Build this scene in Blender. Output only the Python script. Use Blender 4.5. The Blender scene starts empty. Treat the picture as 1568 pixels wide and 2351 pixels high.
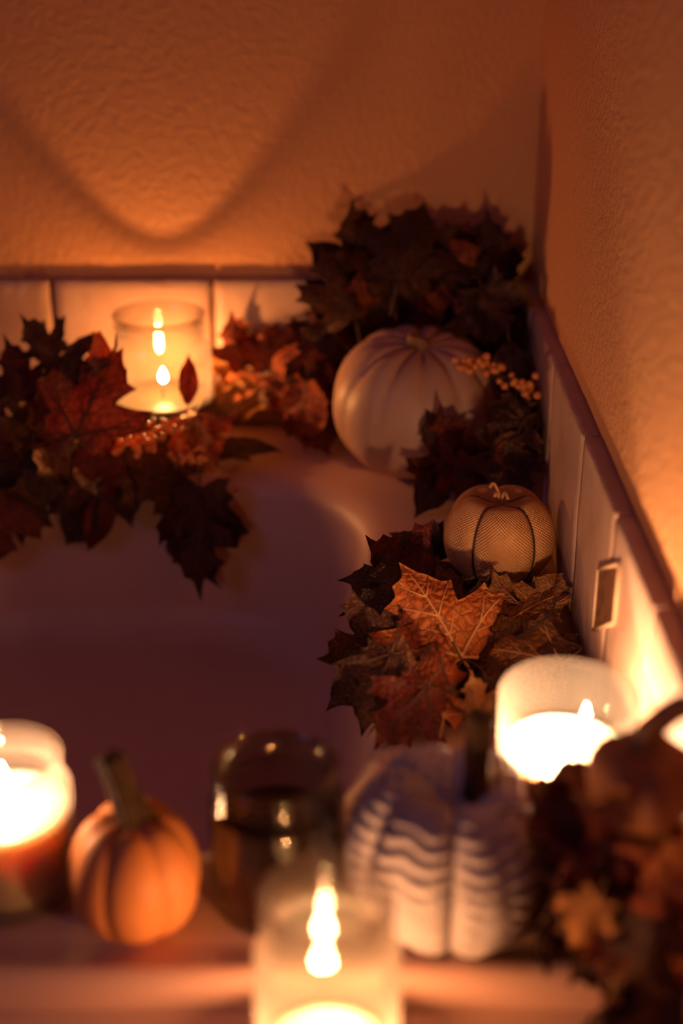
import bpy, bmesh, math, random
from mathutils import Vector, Matrix, noise
from mathutils.bvhtree import BVHTree

# ------------------------------------------------------------------ camera, world, light
SC = bpy.context.scene
COL = SC.collection
FPX, CU, CV, PITCH, CH = 3265.0, 784.0, 1175.5, math.radians(25.0), 0.526
cd = bpy.data.cameras.new('camera')
cam = bpy.data.objects.new('camera', cd)
COL.objects.link(cam)
cam.location = (0, 0, CH)
cam.rotation_euler = (math.pi / 2 - PITCH, 0, 0)
cd.sensor_fit = 'VERTICAL'
cd.sensor_height = 36.0
cd.sensor_width = 24.0
cd.lens = 50.0
cd.clip_start = 0.02
cd.dof.use_dof = True
cd.dof.focus_distance = 1.045
cd.dof.aperture_fstop = 2.4
SC.camera = cam

w = bpy.data.worlds.new('world')
SC.world = w
w.use_nodes = True
bg = w.node_tree.nodes['Background']
bg.inputs[0].default_value = (0.50, 0.15, 0.13, 1)
bg.inputs[1].default_value = 0.024

al = bpy.data.lights.new('cool_fill_light', 'AREA')  # added cool fill from the upper left; its source is unseen
al.shape = 'RECTANGLE'
al.size, al.size_y = 0.9, 1.1
al.energy = 3.7
al.color = (0.42, 0.32, 1.0)
alo = bpy.data.objects.new('cool_fill_light', al)
COL.objects.link(alo)
alo.location = (-1.9, -0.6, 1.7)
alo.rotation_euler = (Vector((0.15, 0.9, 0.1)) - Vector(alo.location)).to_track_quat('-Z', 'Y').to_euler()

SC.view_settings.view_transform = 'Standard'
SC.view_settings.look = 'None'
SC.view_settings.gamma = 1.0
SC.view_settings.use_curve_mapping = False
SC.view_settings.exposure = 0.0
cy = SC.cycles
cy.use_denoising = True
cy.max_bounces = 10
cy.transparent_max_bounces = 24
cy.caustics_reflective = False
cy.caustics_refractive = False
cy.sample_clamp_indirect = 4.0

FLAME_COL = (1.0, 0.41, 0.125)

# ------------------------------------------------------------------ helpers
CP, SP = math.cos(PITCH), math.sin(PITCH)
RT, UP, FW = Vector((1, 0, 0)), Vector((0, SP, CP)), Vector((0, CP, -SP))


def ray(u, v):
    return RT * ((u - CU) / FPX) - UP * ((v - CV) / FPX) + FW


def at(u, v, z=None, y=None, t=None):
    d = ray(u, v)
    if z is not None:
        t = (z - CH) / d.z
    elif y is not None:
        t = y / d.y
    return Vector((0, 0, CH)) + d * t


def depth(p):
    return (Vector(p) - Vector((0, 0, CH))).dot(FW)


def link(name, me, mat=None, parent=None, loc=(0, 0, 0)):
    o = bpy.data.objects.new(name, me)
    COL.objects.link(o)
    o.location = loc
    if parent is not None:
        o.parent = parent
    if mat is not None and me is not None and not me.materials:
        me.materials.append(mat)
    return o


def mesh(name, vs, fs, smooth=True):
    me = bpy.data.meshes.new(name)
    me.from_pydata([tuple(v) for v in vs], [], fs)
    if smooth:
        me.polygons.foreach_set('use_smooth', [True] * len(me.polygons))
    me.update()
    return me


def thing(name, label, cat, loc=(0, 0, 0), group=None):
    o = bpy.data.objects.new(name, None)
    COL.objects.link(o)
    o.location = loc
    o.empty_display_size = 0.02
    o['label'] = label
    o['category'] = cat
    if group:
        o['group'] = group
    return o


def lathe(name, prof, segs=64, smooth=True):
    """prof: list of (r, z); closed ends where r == 0"""
    vs, fs, rows = [], [], []
    for r, z in prof:
        if r < 1e-7:
            rows.append([len(vs)])
            vs.append((0, 0, z))
        else:
            rows.append(list(range(len(vs), len(vs) + segs)))
            for k in range(segs):
                a = 2 * math.pi * k / segs
                vs.append((r * math.cos(a), r * math.sin(a), z))
    for A, B in zip(rows[:-1], rows[1:]):
        for k in range(segs):
            k2 = (k + 1) % segs
            if len(A) == 1 and len(B) == 1:
                continue
            if len(A) == 1:
                fs.append((A[0], B[k2], B[k]))
            elif len(B) == 1:
                fs.append((A[k], A[k2], B[0]))
            else:
                fs.append((A[k], A[k2], B[k2], B[k]))
    return mesh(name, vs, fs, smooth)


def tube_data(pts, rads, segs=8, vs=None, fs=None):
    vs = [] if vs is None else vs
    fs = [] if fs is None else fs
    pts = [Vector(p) for p in pts]
    n = len(pts)
    rows = []
    nrm = None
    for i in range(n):
        d = (pts[min(i + 1, n - 1)] - pts[max(i - 1, 0)]).normalized()
        if nrm is None:
            nrm = d.cross(Vector((0.3, 0.2, 0.93))).normalized()
        nrm = (nrm - d * nrm.dot(d)).normalized()
        b = d.cross(nrm)
        r = rads[i] if isinstance(rads, (list, tuple)) else rads
        row = []
        for k in range(segs):
            a = 2 * math.pi * k / segs
            row.append(len(vs))
            vs.append(pts[i] + (nrm * math.cos(a) + b * math.sin(a)) * r)
        rows.append(row)
    for A, B in zip(rows[:-1], rows[1:]):
        for k in range(segs):
            k2 = (k + 1) % segs
            fs.append((A[k], A[k2], B[k2], B[k]))
    for row, flip in ((rows[0], True), (rows[-1], False)):
        fs.append(tuple(reversed(row)) if flip else tuple(row))
    return vs, fs


def spline(cp, n=10):
    cp = [Vector(p) for p in cp]
    P = [cp[0]] + cp + [cp[-1]]
    out = []
    for i in range(1, len(P) - 2):
        p0, p1, p2, p3 = P[i - 1:i + 3]
        for k in range(n):
            s = k / n
            out.append(0.5 * ((2 * p1) + (p2 - p0) * s + (2 * p0 - 5 * p1 + 4 * p2 - p3) * s * s
                              + (3 * p1 - p0 - 3 * p2 + p3) * s ** 3))
    out.append(cp[-1])
    return out


# ------------------------------------------------------------------ materials
class NT:
    def __init__(self, name):
        self.m = bpy.data.materials.new(name)
        self.m.use_nodes = True
        self.t = self.m.node_tree
        self.t.nodes.clear()
        self.out = self.t.nodes.new('ShaderNodeOutputMaterial')

    def n(self, typ, **kw):
        nd = self.t.nodes.new('ShaderNode' + typ)
        for k, v in kw.items():
            if k.startswith('_'):
                setattr(nd, k[1:], v)
            else:
                key = int(k[1:]) if k[0] == 'i' and k[1:].isdigit() else k.replace('__', ' ')
                self.set(nd, key, v)
        return nd

    def set(self, nd, key, v):
        sk = nd.inputs[key]
        if isinstance(v, bpy.types.NodeSocket):
            self.t.links.new(v, sk)
        elif isinstance(v, (tuple, list)) and len(v) == 3 and sk.type == 'RGBA':
            sk.default_value = (*v, 1)
        else:
            sk.default_value = v

    def math(self, op, a, b=0.0, c=None):
        nd = self.n('Math', _operation=op, i0=a, i1=b)
        if c is not None:
            self.set(nd, 2, c)
        return nd.outputs[0]

    def ramp(self, fac, stops):
        nd = self.n('ValToRGB', i0=fac)
        el = nd.color_ramp.elements
        while len(el) < len(stops):
            el.new(0.5)
        for e, (p, c) in zip(el, stops):
            e.position = p
            e.color = (*c, 1) if len(c) == 3 else c
        return nd.outputs[0]

    def noise(self, scale, detail=4, vec=None, rough=0.55):
        nd = self.n('TexNoise', Scale=scale, Detail=detail, Roughness=rough)
        if vec is not None:
            self.set(nd, 'Vector', vec)
        return nd.outputs['Fac']

    def obj(self):
        return self.n('TexCoord').outputs['Object']

    def bump(self, h, strength=0.5, dist=0.001):
        return self.n('Bump', Height=h, Strength=strength, Distance=dist).outputs[0]

    def surf(self, s):
        self.t.links.new(s, self.out.inputs['Surface'])
        return self.m


def principled(name, col, rough=0.6, bump=None, spec=0.4, stops=None, scale=20, **kw):
    n = NT(name)
    co = n.obj()
    c = col
    if stops:
        c = n.ramp(n.noise(scale, 5, co), stops)
    p = n.n('BsdfPrincipled', Roughness=rough)
    n.set(p, 'Base Color', c)
    n.set(p, 'Specular IOR Level', spec)
    for k, v in kw.items():
        n.set(p, k.replace('__', ' '), v)
    if bump:
        sc, st, di = bump
        n.set(p, 'Normal', n.bump(n.noise(sc, 3, co), st, di))
    return n.surf(p.outputs[0])


def wall_mat(name, col):
    n = NT(name)
    co = n.obj()
    a = n.noise(380, 2, co)
    b = n.noise(130, 2, co)
    h = n.math('ADD', n.math('MULTIPLY', a, 0.6), b)
    c = n.ramp(n.noise(3, 3, co), [(0.3, tuple(x * 0.93 for x in col)), (0.7, col)])
    p = n.n('BsdfPrincipled', Roughness=0.62)
    n.set(p, 'Base Color', c)
    n.set(p, 'Specular IOR Level', 0.3)
    n.set(p, 'Normal', n.bump(h, 0.9, 0.0020))
    return n.surf(p.outputs[0])


def glass_mat(name, tint, haze=0.05, hazecol=(0.9, 0.8, 0.7), rough=0.03):
    n = NT(name)
    f = n.n('LayerWeight', Blend=0.5).outputs['Facing']
    f4 = n.math('POWER', f, 3.0)
    fac = n.math('MULTIPLY_ADD', f4, 0.70, 0.045)
    tc = n.n('Mix', _data_type='RGBA')
    n.t.links.new(n.math('POWER', f, 2.2), tc.inputs[0])
    tc.inputs[6].default_value = (*tint, 1)
    tc.inputs[7].default_value = (*[x * 0.42 for x in tint], 1)
    tr = n.n('BsdfTransparent', Color=tc.outputs[2])
    haze = n.math('MULTIPLY_ADD', n.math('POWER', f, 2.5), haze * 3.0, haze)
    gl = n.n('BsdfGlossy', Color=(1, 1, 1), Roughness=rough)
    mx = n.n('MixShader', i0=fac, i1=tr.outputs[0], i2=gl.outputs[0])
    df = n.n('BsdfDiffuse', Color=hazecol)
    tl = n.n('BsdfTranslucent', Color=hazecol)
    hz = n.n('MixShader', i0=0.6, i1=df.outputs[0], i2=tl.outputs[0])
    m2 = n.n('MixShader', i0=haze, i1=mx.outputs[0], i2=hz.outputs[0])
    return n.surf(m2.outputs[0])


def leaf_mat(name, c1, c2, c3, transl=0.35, rough=0.5):
    n = NT(name)
    co = n.obj()
    info = n.n('ObjectInfo').outputs['Random']
    off = n.n('VectorMath', _operation='ADD', i0=co)
    cmb = n.n('CombineXYZ', X=n.math('MULTIPLY', info, 3.7), Y=n.math('MULTIPLY', info, 9.1), Z=info)
    n.t.links.new(cmb.outputs[0], off.inputs[1])
    v = off.outputs[0]
    base = n.ramp(n.noise(3.2, 5, v, 0.65), [(0.28, c1), (0.5, c2), (0.72, c3)])
    vor = n.n('TexVoronoi', _feature='DISTANCE_TO_EDGE', Scale=11.0)
    dis = n.n('VectorMath', _operation='ADD', i0=v)
    nz = n.n('TexNoise', Scale=6.0, Detail=2.0)
    n.t.links.new(v, nz.inputs['Vector'])
    sc = n.n('VectorMath', _operation='SCALE', i0=nz.outputs['Color'])
    sc.inputs['Scale'].default_value = 0.12
    n.t.links.new(sc.outputs[0], dis.inputs[1])
    n.t.links.new(dis.outputs[0], vor.inputs['Vector'])
    edge = n.ramp(vor.outputs['Distance'], [(0.0, (0.35, 0.35, 0.35)), (0.09, (1, 1, 1))])
    col = n.n('Mix', _data_type='RGBA', _blend_type='MULTIPLY')
    col.inputs[0].default_value = 0.8
    n.t.links.new(base, col.inputs[6])
    n.t.links.new(edge, col.inputs[7])
    c = col.outputs[2]
    nb = n.bump(n.math('ADD', vor.outputs['Distance'], n.noise(14, 3, v)), 0.35, 0.08)
    p = n.n('BsdfPrincipled', Roughness=rough)
    n.set(p, 'Base Color', c)
    n.set(p, 'Specular IOR Level', 0.35)
    n.set(p, 'Normal', nb)
    tl = n.n('BsdfTranslucent', Color=c)
    mx = n.n('MixShader', i0=transl, i1=p.outputs[0], i2=tl.outputs[0])
    return n.surf(mx.outputs[0])


def flame_mat(name, strength, col=FLAME_COL):
    n = NT(name)
    e = n.n('Emission', Color=col, Strength=strength)
    return n.surf(e.outputs[0])


M = {}
M['wall'] = wall_mat('painted_plaster', (0.86, 0.41, 0.165))
M['tile'] = principled('cream_stone_tile', None, 0.5, (70, 0.5, 0.0016), 0.4,
                       [(0.25, (0.40, 0.22, 0.155)), (0.5, (0.53, 0.33, 0.24)), (0.75, (0.64, 0.44, 0.34))], 14)
M['grout'] = principled('dark_grout', (0.22, 0.13, 0.09), 0.9, (300, 0.6, 0.001))
M['inset'] = principled('dark_marble_inset', None, 0.45, (120, 0.6, 0.001), 0.4,
                        [(0.3, (0.05, 0.02, 0.012)), (0.6, (0.22, 0.09, 0.045)), (0.8, (0.34, 0.17, 0.09))], 160)
M['inset_edge'] = principled('inset_grout_edge', (0.70, 0.45, 0.27), 0.7)
M['tub'] = principled('white_acrylic', (0.66, 0.40, 0.31), 0.48, None, 0.45)
M['floor'] = principled('floor_tile', (0.32, 0.22, 0.17), 0.5, (40, 0.2, 0.001))
M['glass'] = glass_mat('clear_glass', (0.90, 0.88, 0.85), 0.035)
M['glass_back'] = glass_mat('clear_jar_glass', (0.86, 0.84, 0.80), 0.03)
M['glass_front'] = glass_mat('clear_glowing_glass', (0.90, 0.88, 0.85), 0.075)
M['glass_tumbler'] = glass_mat('tumbler_glass', (0.90, 0.88, 0.85), 0.035)
M['glass_haze'] = glass_mat('frosted_glass', (0.88, 0.86, 0.82), 0.085)
M['glass_dark'] = glass_mat('smoky_glass', (0.72, 0.64, 0.58), 0.004, rough=0.05)


def wax(name, col, sss=1.0, scale=0.02):
    n = NT(name)
    p = n.n('BsdfPrincipled', Roughness=0.4)
    n.set(p, 'Base Color', col)
    n.set(p, 'Subsurface Weight', sss)
    n.set(p, 'Subsurface Radius', (1.0, 0.5, 0.25))
    n.set(p, 'Subsurface Scale', scale)
    return n.surf(p.outputs[0])


M['wax_cream'] = wax('cream_wax', (0.88, 0.74, 0.55))
M['wax_white'] = wax('white_wax', (0.92, 0.88, 0.80))
M['wax_dark'] = principled('dark_green_wax', (0.035, 0.03, 0.012), 0.35)
M['wax_brown'] = principled('dark_brown_wax', (0.05, 0.022, 0.014), 0.35)
M['wick'] = principled('burnt_wick', (0.02, 0.015, 0.012), 0.9)

M['stem_dark'] = principled('dry_stem', None, 0.8, (250, 0.8, 0.001), 0.2,
                            [(0.3, (0.03, 0.018, 0.01)), (0.7, (0.11, 0.06, 0.03))], 90)
M['stem_tan'] = principled('tan_stem', None, 0.8, (250, 0.8, 0.001), 0.2,
                           [(0.3, (0.22, 0.11, 0.05)), (0.7, (0.42, 0.24, 0.11))], 90)
M['pumpkin_pale'] = principled('pale_pumpkin_skin', None, 0.48, (30, 0.25, 0.002), 0.4,
                               [(0.25, (0.48, 0.27, 0.17)), (0.55, (0.60, 0.37, 0.25)), (0.8, (0.68, 0.46, 0.31))], 9)
M['pumpkin_orange'] = principled('orange_pumpkin_skin', None, 0.55, (30, 0.2, 0.001), 0.35,
                                 [(0.25, (0.66, 0.24, 0.07)), (0.75, (0.78, 0.33, 0.11))], 22)
M['pumpkin_brown'] = principled('brown_pumpkin_skin', None, 0.6, (60, 0.4, 0.001), 0.3,
                                [(0.25, (0.24, 0.10, 0.05)), (0.75, (0.42, 0.18, 0.08))], 40)
M['knit'] = principled('grey_chunky_knit', None, 0.95, (900, 0.8, 0.0008), 0.1,
                       [(0.3, (0.37, 0.34, 0.37)), (0.7, (0.53, 0.49, 0.52))], 60)
M['cord'] = principled('dark_cord', (0.06, 0.025, 0.012), 0.9)
M['raffia'] = principled('raffia_stem', (0.50, 0.24, 0.10), 0.8, (400, 0.7, 0.0006))
M['berry'] = principled('orange_berry', (0.74, 0.25, 0.06), 0.35, None, 0.5)
M['twig'] = principled('brown_twig', (0.055, 0.03, 0.018), 0.8, (300, 0.5, 0.0006))
M['vein_light'] = principled('pale_vein', (0.72, 0.36, 0.13), 0.6)
M['vein_dark'] = principled('dark_vein', (0.10, 0.04, 0.018), 0.7)


def burlap():
    n = NT('orange_burlap')
    uv = n.n('TexCoord').outputs['UV']
    sep = n.n('SeparateXYZ', Vector=uv)
    k = 2 * math.pi / 0.0030
    su = n.math('SINE', n.math('MULTIPLY', sep.outputs[0], k))
    sv = n.math('SINE', n.math('MULTIPLY', sep.outputs[1], k))
    h = n.math('MULTIPLY', su, sv)
    g = n.math('MAXIMUM', n.math('ABSOLUTE', su), n.math('ABSOLUTE', sv))
    co = n.obj()
    c = n.ramp(n.noise(60, 4, co), [(0.3, (0.66, 0.30, 0.115)), (0.7, (0.86, 0.45, 0.19))])
    hole = n.ramp(g, [(0.25, (0.45, 0.42, 0.4)), (0.6, (1, 1, 1))])
    col = n.n('Mix', _data_type='RGBA', _blend_type='MULTIPLY')
    col.inputs[0].default_value = 0.8
    n.t.links.new(c, col.inputs[6])
    n.t.links.new(hole, col.inputs[7])
    p = n.n('BsdfPrincipled', Roughness=0.95)
    n.set(p, 'Base Color', col.outputs[2])
    n.set(p, 'Specular IOR Level', 0.1)
    n.set(p, 'Normal', n.bump(h, 0.9, 0.0006))
    return n.surf(p.outputs[0])


M['burlap'] = burlap()
L = {
    'orange': leaf_mat('orange_leaf', (0.46, 0.10, 0.025), (0.76, 0.21, 0.045), (0.88, 0.38, 0.10)),
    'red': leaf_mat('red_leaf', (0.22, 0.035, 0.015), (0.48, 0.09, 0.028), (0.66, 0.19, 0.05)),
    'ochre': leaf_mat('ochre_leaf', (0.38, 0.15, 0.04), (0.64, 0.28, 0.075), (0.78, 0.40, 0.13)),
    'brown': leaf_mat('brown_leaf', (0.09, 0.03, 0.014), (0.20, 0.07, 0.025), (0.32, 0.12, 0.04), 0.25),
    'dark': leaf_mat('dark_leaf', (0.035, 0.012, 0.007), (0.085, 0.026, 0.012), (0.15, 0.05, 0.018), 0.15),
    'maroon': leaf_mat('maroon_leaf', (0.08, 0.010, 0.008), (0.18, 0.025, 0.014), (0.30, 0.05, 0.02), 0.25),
}

# ------------------------------------------------------------------ the setting
XW, YW = 0.183, 1.345           # right wall, back wall
TH, TG = 0.150, 0.0125          # tile height, how far the tile stands proud


def box_mesh(name, x0, x1, y0, y1, z0, z1):
    vs = [(x, y, z) for x in (x0, x1) for y in (y0, y1) for z in (z0, z1)]
    fs = [(0, 1, 3, 2), (4, 6, 7, 5), (0, 4, 5, 1), (2, 3, 7, 6), (0, 2, 6, 4), (1, 5, 7, 3)]
    return mesh(name, vs, fs, False)


def structure(name, me, mat):
    o = link(name, me, mat)
    o['kind'] = 'structure'
    return o


wall_back = structure('wall_back', box_mesh('wall_back', -1.75, XW + 0.1, YW, YW + 0.1, -0.5, 1.9), M['wall'])
wall_right = structure('wall_right', box_mesh('wall_right', XW, XW + 0.1, -0.9, YW, -0.5, 1.9), M['wall'])
floor = structure('floor', box_mesh('floor', -1.75, XW + 0.1, -0.9, YW + 0.1, -0.56, -0.5), M['floor'])


def tile_mesh(wd, ht, dp, seed, n=18):
    """front face in the XZ plane looking to -Y, ragged rounded edges"""
    vs, fs = [], []
    rnd = random.Random(seed)
    ph = Vector((rnd.random() * 50, rnd.random() * 50, rnd.random() * 50))

    def prm(i):
        e = 0.016
        if i == 0: return 0.0
        if i == n: return 1.0
        return e + (1 - 2 * e) * (i - 1) / (n - 2)
    for j in range(n + 1):
        for i in range(n + 1):
            a, b = prm(i), prm(j)
            x, z = (a - 0.5) * wd, b * ht
            edge = i in (0, n) or j in (0, n)
            y = -dp + noise.noise(Vector((x, z, 0)) * 18 + ph) * 0.0007
            if edge:
                y += 0.0022 + 0.0015 * noise.noise(Vector((x, z, 0)) * 160 + ph)
            if j >= n - 1:
                z += 0.0011 * noise.noise(Vector((x * 230, 3.3, 0)) + ph) - 0.0006
                y += 0.0012 * max(0, noise.noise(Vector((x * 130, 9.3, 0)) + ph))
            if i in (0, n):
                x += 0.0009 * noise.noise(Vector((1.7, z * 150, 0)) + ph)
            vs.append((x, y, z))
    W = n + 1
    for j in range(n):
        for i in range(n):
            fs.append((j * W + i, j * W + i + 1, (j + 1) * W + i + 1, (j + 1) * W + i))
    ring = [i for i in range(W)] + [j * W + n for j in range(1, W)] + \
           [n * W + i for i in range(n - 1, -1, -1)] + [j * W for j in range(n - 1, 0, -1)]
    base = len(vs)
    for r in ring:
        x, y, z = vs[r]
        vs.append((x, 0.0, z))
    for k in range(len(ring)):
        k2 = (k + 1) % len(ring)
        fs.append((ring[k2], ring[k], base + k, base + k2))
    me = mesh('tile', vs, fs)
    return me


tiles = [tile_mesh(1.0 * 0.1525, TH - 0.003, TG, s) for s in range(5)]
xb = [at(120, 700, y=YW - TG).x, at(488, 700, y=YW - TG).x]
pitch = xb[1] - xb[0]
k = 0
x = xb[1] + 2 * pitch
joint = x
while joint > -1.7:
    hi = min(joint, XW - TG)
    lo = joint - pitch
    wd = hi - lo - 0.004
    o = link('tile', tiles[k % 5], M['tile'], wall_back, ((hi + lo) / 2, YW, 0.004))
    o.scale = (wd / 0.1525, 1, 1)
    joint -= pitch
    k += 1
link('grout', box_mesh('grout', -1.74, XW - 0.002, YW - TG + 0.0045, YW + 0.001, 0.001, TH - 0.006), M['grout'], wall_back)
yj = [YW - TG, 1.236, 1.086, 0.932, 0.803, 0.683, 0.557, 0.43, 0.30, 0.17, 0.04, -0.10]
for i in range(len(yj) - 1):
    hi, lo = yj[i], yj[i + 1]
    wd = hi - lo - 0.0035
    o = link('tile', tiles[(i + 2) % 5], M['tile'], wall_right, (XW, (hi + lo) / 2, 0.004))
    o.rotation_euler = (0, 0, -math.pi / 2)
    o.scale = (wd / 0.1525, 1, 1)
link('grout', box_mesh('grout', XW - TG + 0.0045, XW + 0.001, -0.10, YW - TG, 0.001, TH - 0.006), M['grout'], wall_right)
# the dark decorative inset set across the tile joint on the right wall
poly = [(0.836, 0.050), (0.838, 0.094), (0.800, 0.118), (0.768, 0.128), (0.770, 0.092), (0.806, 0.062)]
poly = [(0.834, 0.050), (0.834, 0.096), (0.772, 0.131), (0.772, 0.090)]


def prism_x(name, pts, x0, x1):
    n = len(pts)
    vs = [(x0, y, z) for y, z in pts] + [(x1, y, z) for y, z in pts]
    fs = [tuple(range(n)), tuple(range(2 * n - 1, n - 1, -1))]
    fs += [(i, n + i, n + (i + 1) % n, (i + 1) % n) for i in range(n)]
    return mesh(name, vs, fs, False)


ins = link('inset_tile', prism_x('inset_tile', poly, XW - TG - 0.0012, XW - TG + 0.004), M['inset'], wall_right)
vs, fs = [], []
for i in range(4):
    a, b = poly[i], poly[(i + 1) % 4]
    tube_data([(XW - TG - 0.0008, *a), (XW - TG - 0.0008, *b)], 0.0016, 6, vs, fs)
link('inset_border', mesh('inset_border', vs, fs), M['inset_edge'], wall_right)


# tub : lofted rounded rectangles
def rrect(x0, x1, y0, y1, r, n=12):
    pts = []
    for cx, cy, a0 in ((x1 - r, y1 - r, 0), (x0 + r, y1 - r, 90), (x0 + r, y0 + r, 180), (x1 - r, y0 + r, 270)):
        for q in range(n + 1):
            a = math.radians(a0 + 90 * q / n)
            pts.append((cx + r * math.cos(a), cy + r * math.sin(a)))
    return pts


def tub_mesh():
    rings = []
    OX0, OX1, OY0, OY1 = -1.42, XW - 0.006, 0.548, YW - 0.006
    rings.append([(p[0], p[1], -0.497) for p in rrect(OX0, OX1, OY0, OY1, 0.004)])
    rings.append([(p[0], p[1], -0.03) for p in rrect(OX0, OX1, OY0, OY1, 0.004)])
    # rolled front lip
    R = 0.022
    for q in range(0, 7):
        a = math.radians(90 * q / 6)
        d, h = R * 0.6 * (1 - math.cos(a)), 0.006 - R * (1 - math.sin(a))
        rings.append([(p[0], p[1], h if p[1] < 0.7 else min(h, 0.0)) for p in rrect(OX0 + d * 0.2, OX1 - d * 0.01, OY0 + d, OY1 - d * 0.01, 0.005)])
    for d, h in ((0.019, 0.0052), (0.024, 0.0030), (0.029, 0.0010), (0.034, 0.0)):
        rings.append([(p[0], p[1], h if p[1] < 0.7 else min(h, 0.0)) for p in rrect(OX0 + d * 0.2, OX1 - d * 0.01, OY0 + d, OY1 - d * 0.01, 0.005)])
    IX0, IX1, IY0, IY1, IR = -1.28, 0.038, 0.652, 1.226, 0.13
    rings.append([(p[0], p[1], 0.0) for p in rrect(IX0 - 0.012, IX1 + 0.012, IY0 - 0.012, IY1 + 0.012, IR + 0.012)])
    r1 = 0.024
    for q in range(0, 9):
        a = math.radians(85 * q / 8)
        d = r1 * math.sin(a)
        h = -r1 * (1 - math.cos(a))
        rings.append([(p[0], p[1], h) for p in rrect(IX0 + d, IX1 - d, IY0 + d, IY1 - d, IR - d * 0.4)])
    zf, r2 = -0.148, 0.035
    d0, d1 = 0.027, 0.047
    for q in range(1, 6):
        s = q / 5
        d = d0 + (d1 - d0) * s
        h = -0.024 + (zf + r2 + 0.024) * s
        rings.append([(p[0], p[1], h) for p in rrect(IX0 + d, IX1 - d, IY0 + d, IY1 - d, IR - d * 0.3)])
    for q in range(1, 9):
        a = math.radians(90 * q / 8)
        d = d1 + r2 * (1 - math.cos(a))
        h = zf + r2 * (1 - math.sin(a))
        rings.append([(p[0], p[1], h) for p in rrect(IX0 + d, IX1 - d, IY0 + d, IY1 - d, IR - d * 0.3)])
    rings.append([(p[0], p[1], zf - 0.004) for p in rrect(IX0 + 0.25, IX1 - 0.25, IY0 + 0.2, IY1 - 0.2, 0.07)])
    vs, fs = [], []
    n = len(rings[0])
    for rg in rings:
        vs += rg
    for i in range(len(rings) - 1):
        for k in range(n):
            k2 = (k + 1) % n
            fs.append((i * n + k, i * n + k2, (i + 1) * n + k2, (i + 1) * n + k))
    fs.append(tuple((len(rings) - 1) * n + k for k in range(n)))
    me = mesh('bathtub', vs, fs)
    me.set_sharp_from_angle(angle=math.radians(40))
    return me


tub = link('bathtub', tub_mesh(), M['tub'])
tub['label'] = 'white built-in bathtub with a wide rim carrying the candles and pumpkins'
tub['category'] = 'bathtub'
trim = structure('trim_1', box_mesh('trim_1', -1.42, XW - 0.001, 0.40, 0.5475, -0.499, -0.010), M['tub'])


# ------------------------------------------------------------------ candles in jars
def flame_mesh(h, r):
    prof = [(0, 0)]
    for q in range(1, 10):
        s = q / 10
        prof.append((r * math.sin(math.pi * s ** 0.72) ** 0.9 * (1 - 0.25 * s), h * s))
    prof.append((0, h))
    return lathe('flame', prof, 14)


def candle_jar(name, label, loc, H, R, RN, glass, waxmat, waxh, power=0.0, flame_h=0.026, flame_r=0.0045,
               group=None, flame_xy=(0, 0), col=FLAME_COL, wick_h=0.0085, sh=(0.74, 0.10)):
    t = thing(name, label, 'candle', loc, group)
    th = 0.0028
    s0 = H * sh[0]           # shoulder starts
    out = [(0, 0.002), (R * 0.62, 0.002), (R * 0.68, 0), (R * 0.88, 0.0), (R * 0.96, 0.0025), (R, 0.008), (R, s0)]
    for q in range(1, 7):
        a = q / 6
        out.append((R + (RN - R) * (0.5 - 0.5 * math.cos(math.pi * a)), s0 + H * sh[1] * a))
    zt = s0 + H * sh[1]
    nk = H - zt
    for q in range(1, 13):                      # screw thread rings on the neck
        s = q / 12
        out.append((RN + 0.0016 * max(0, math.sin(s * 2 * math.pi * 2.0)), zt + nk * 0.74 * s))
    out += [(RN + 0.0012, H - nk * 0.2), (RN + 0.0018, H - nk * 0.1), (RN + 0.0012, H - 0.0005), (RN - 0.0006, H)]
    inn = [(RN - th, H - 0.001), (RN - th, zt)]
    for q in range(5, -1, -1):
        a = q / 6
        inn.append((R + (RN - R) * (0.5 - 0.5 * math.cos(math.pi * a)) - th, s0 + H * sh[1] * a))
    inn += [(R - th, 0.012), (R - th - 0.004, 0.0075), (0, 0.007)]
    link('glass_jar', lathe('glass_jar', out + inn, 72), glass, t)
    ri = R - th - 0.0004
    wx = [(0, 0.0078), (ri - 0.004, 0.0082), (ri, 0.0125), (ri, waxh), (ri - 0.002, waxh - 0.001),
          (ri * 0.6, waxh - 0.0022), (0, waxh - 0.003)]
    link('wax', lathe('wax', wx, 56), waxmat, t)
    add_flame(t, (flame_xy[0], flame_xy[1], waxh - 0.003), power, flame_h, flame_r, col, wick_h)
    return t


def add_flame(t, base, power, flame_h, flame_r, col=FLAME_COL, wick_h=0.0085):
    b = Vector(base)
    wk = tube_data([b, b + Vector((0.0004, 0, wick_h * 0.7)), b + Vector((0.0012, 0, wick_h + 0.0015))], [0.0011, 0.001, 0.0008], 6)
    link('wick', mesh('wick', *wk), M['wick'], t)
    if power > 0:
        fm = flame_mesh(flame_h, flame_r)
        area = sum(p.area for p in fm.polygons)
        link('flame', fm, flame_mat('flame_' + t.name, power / (math.pi * area), col), t, b + Vector((0.001, 0, wick_h)))


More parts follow.
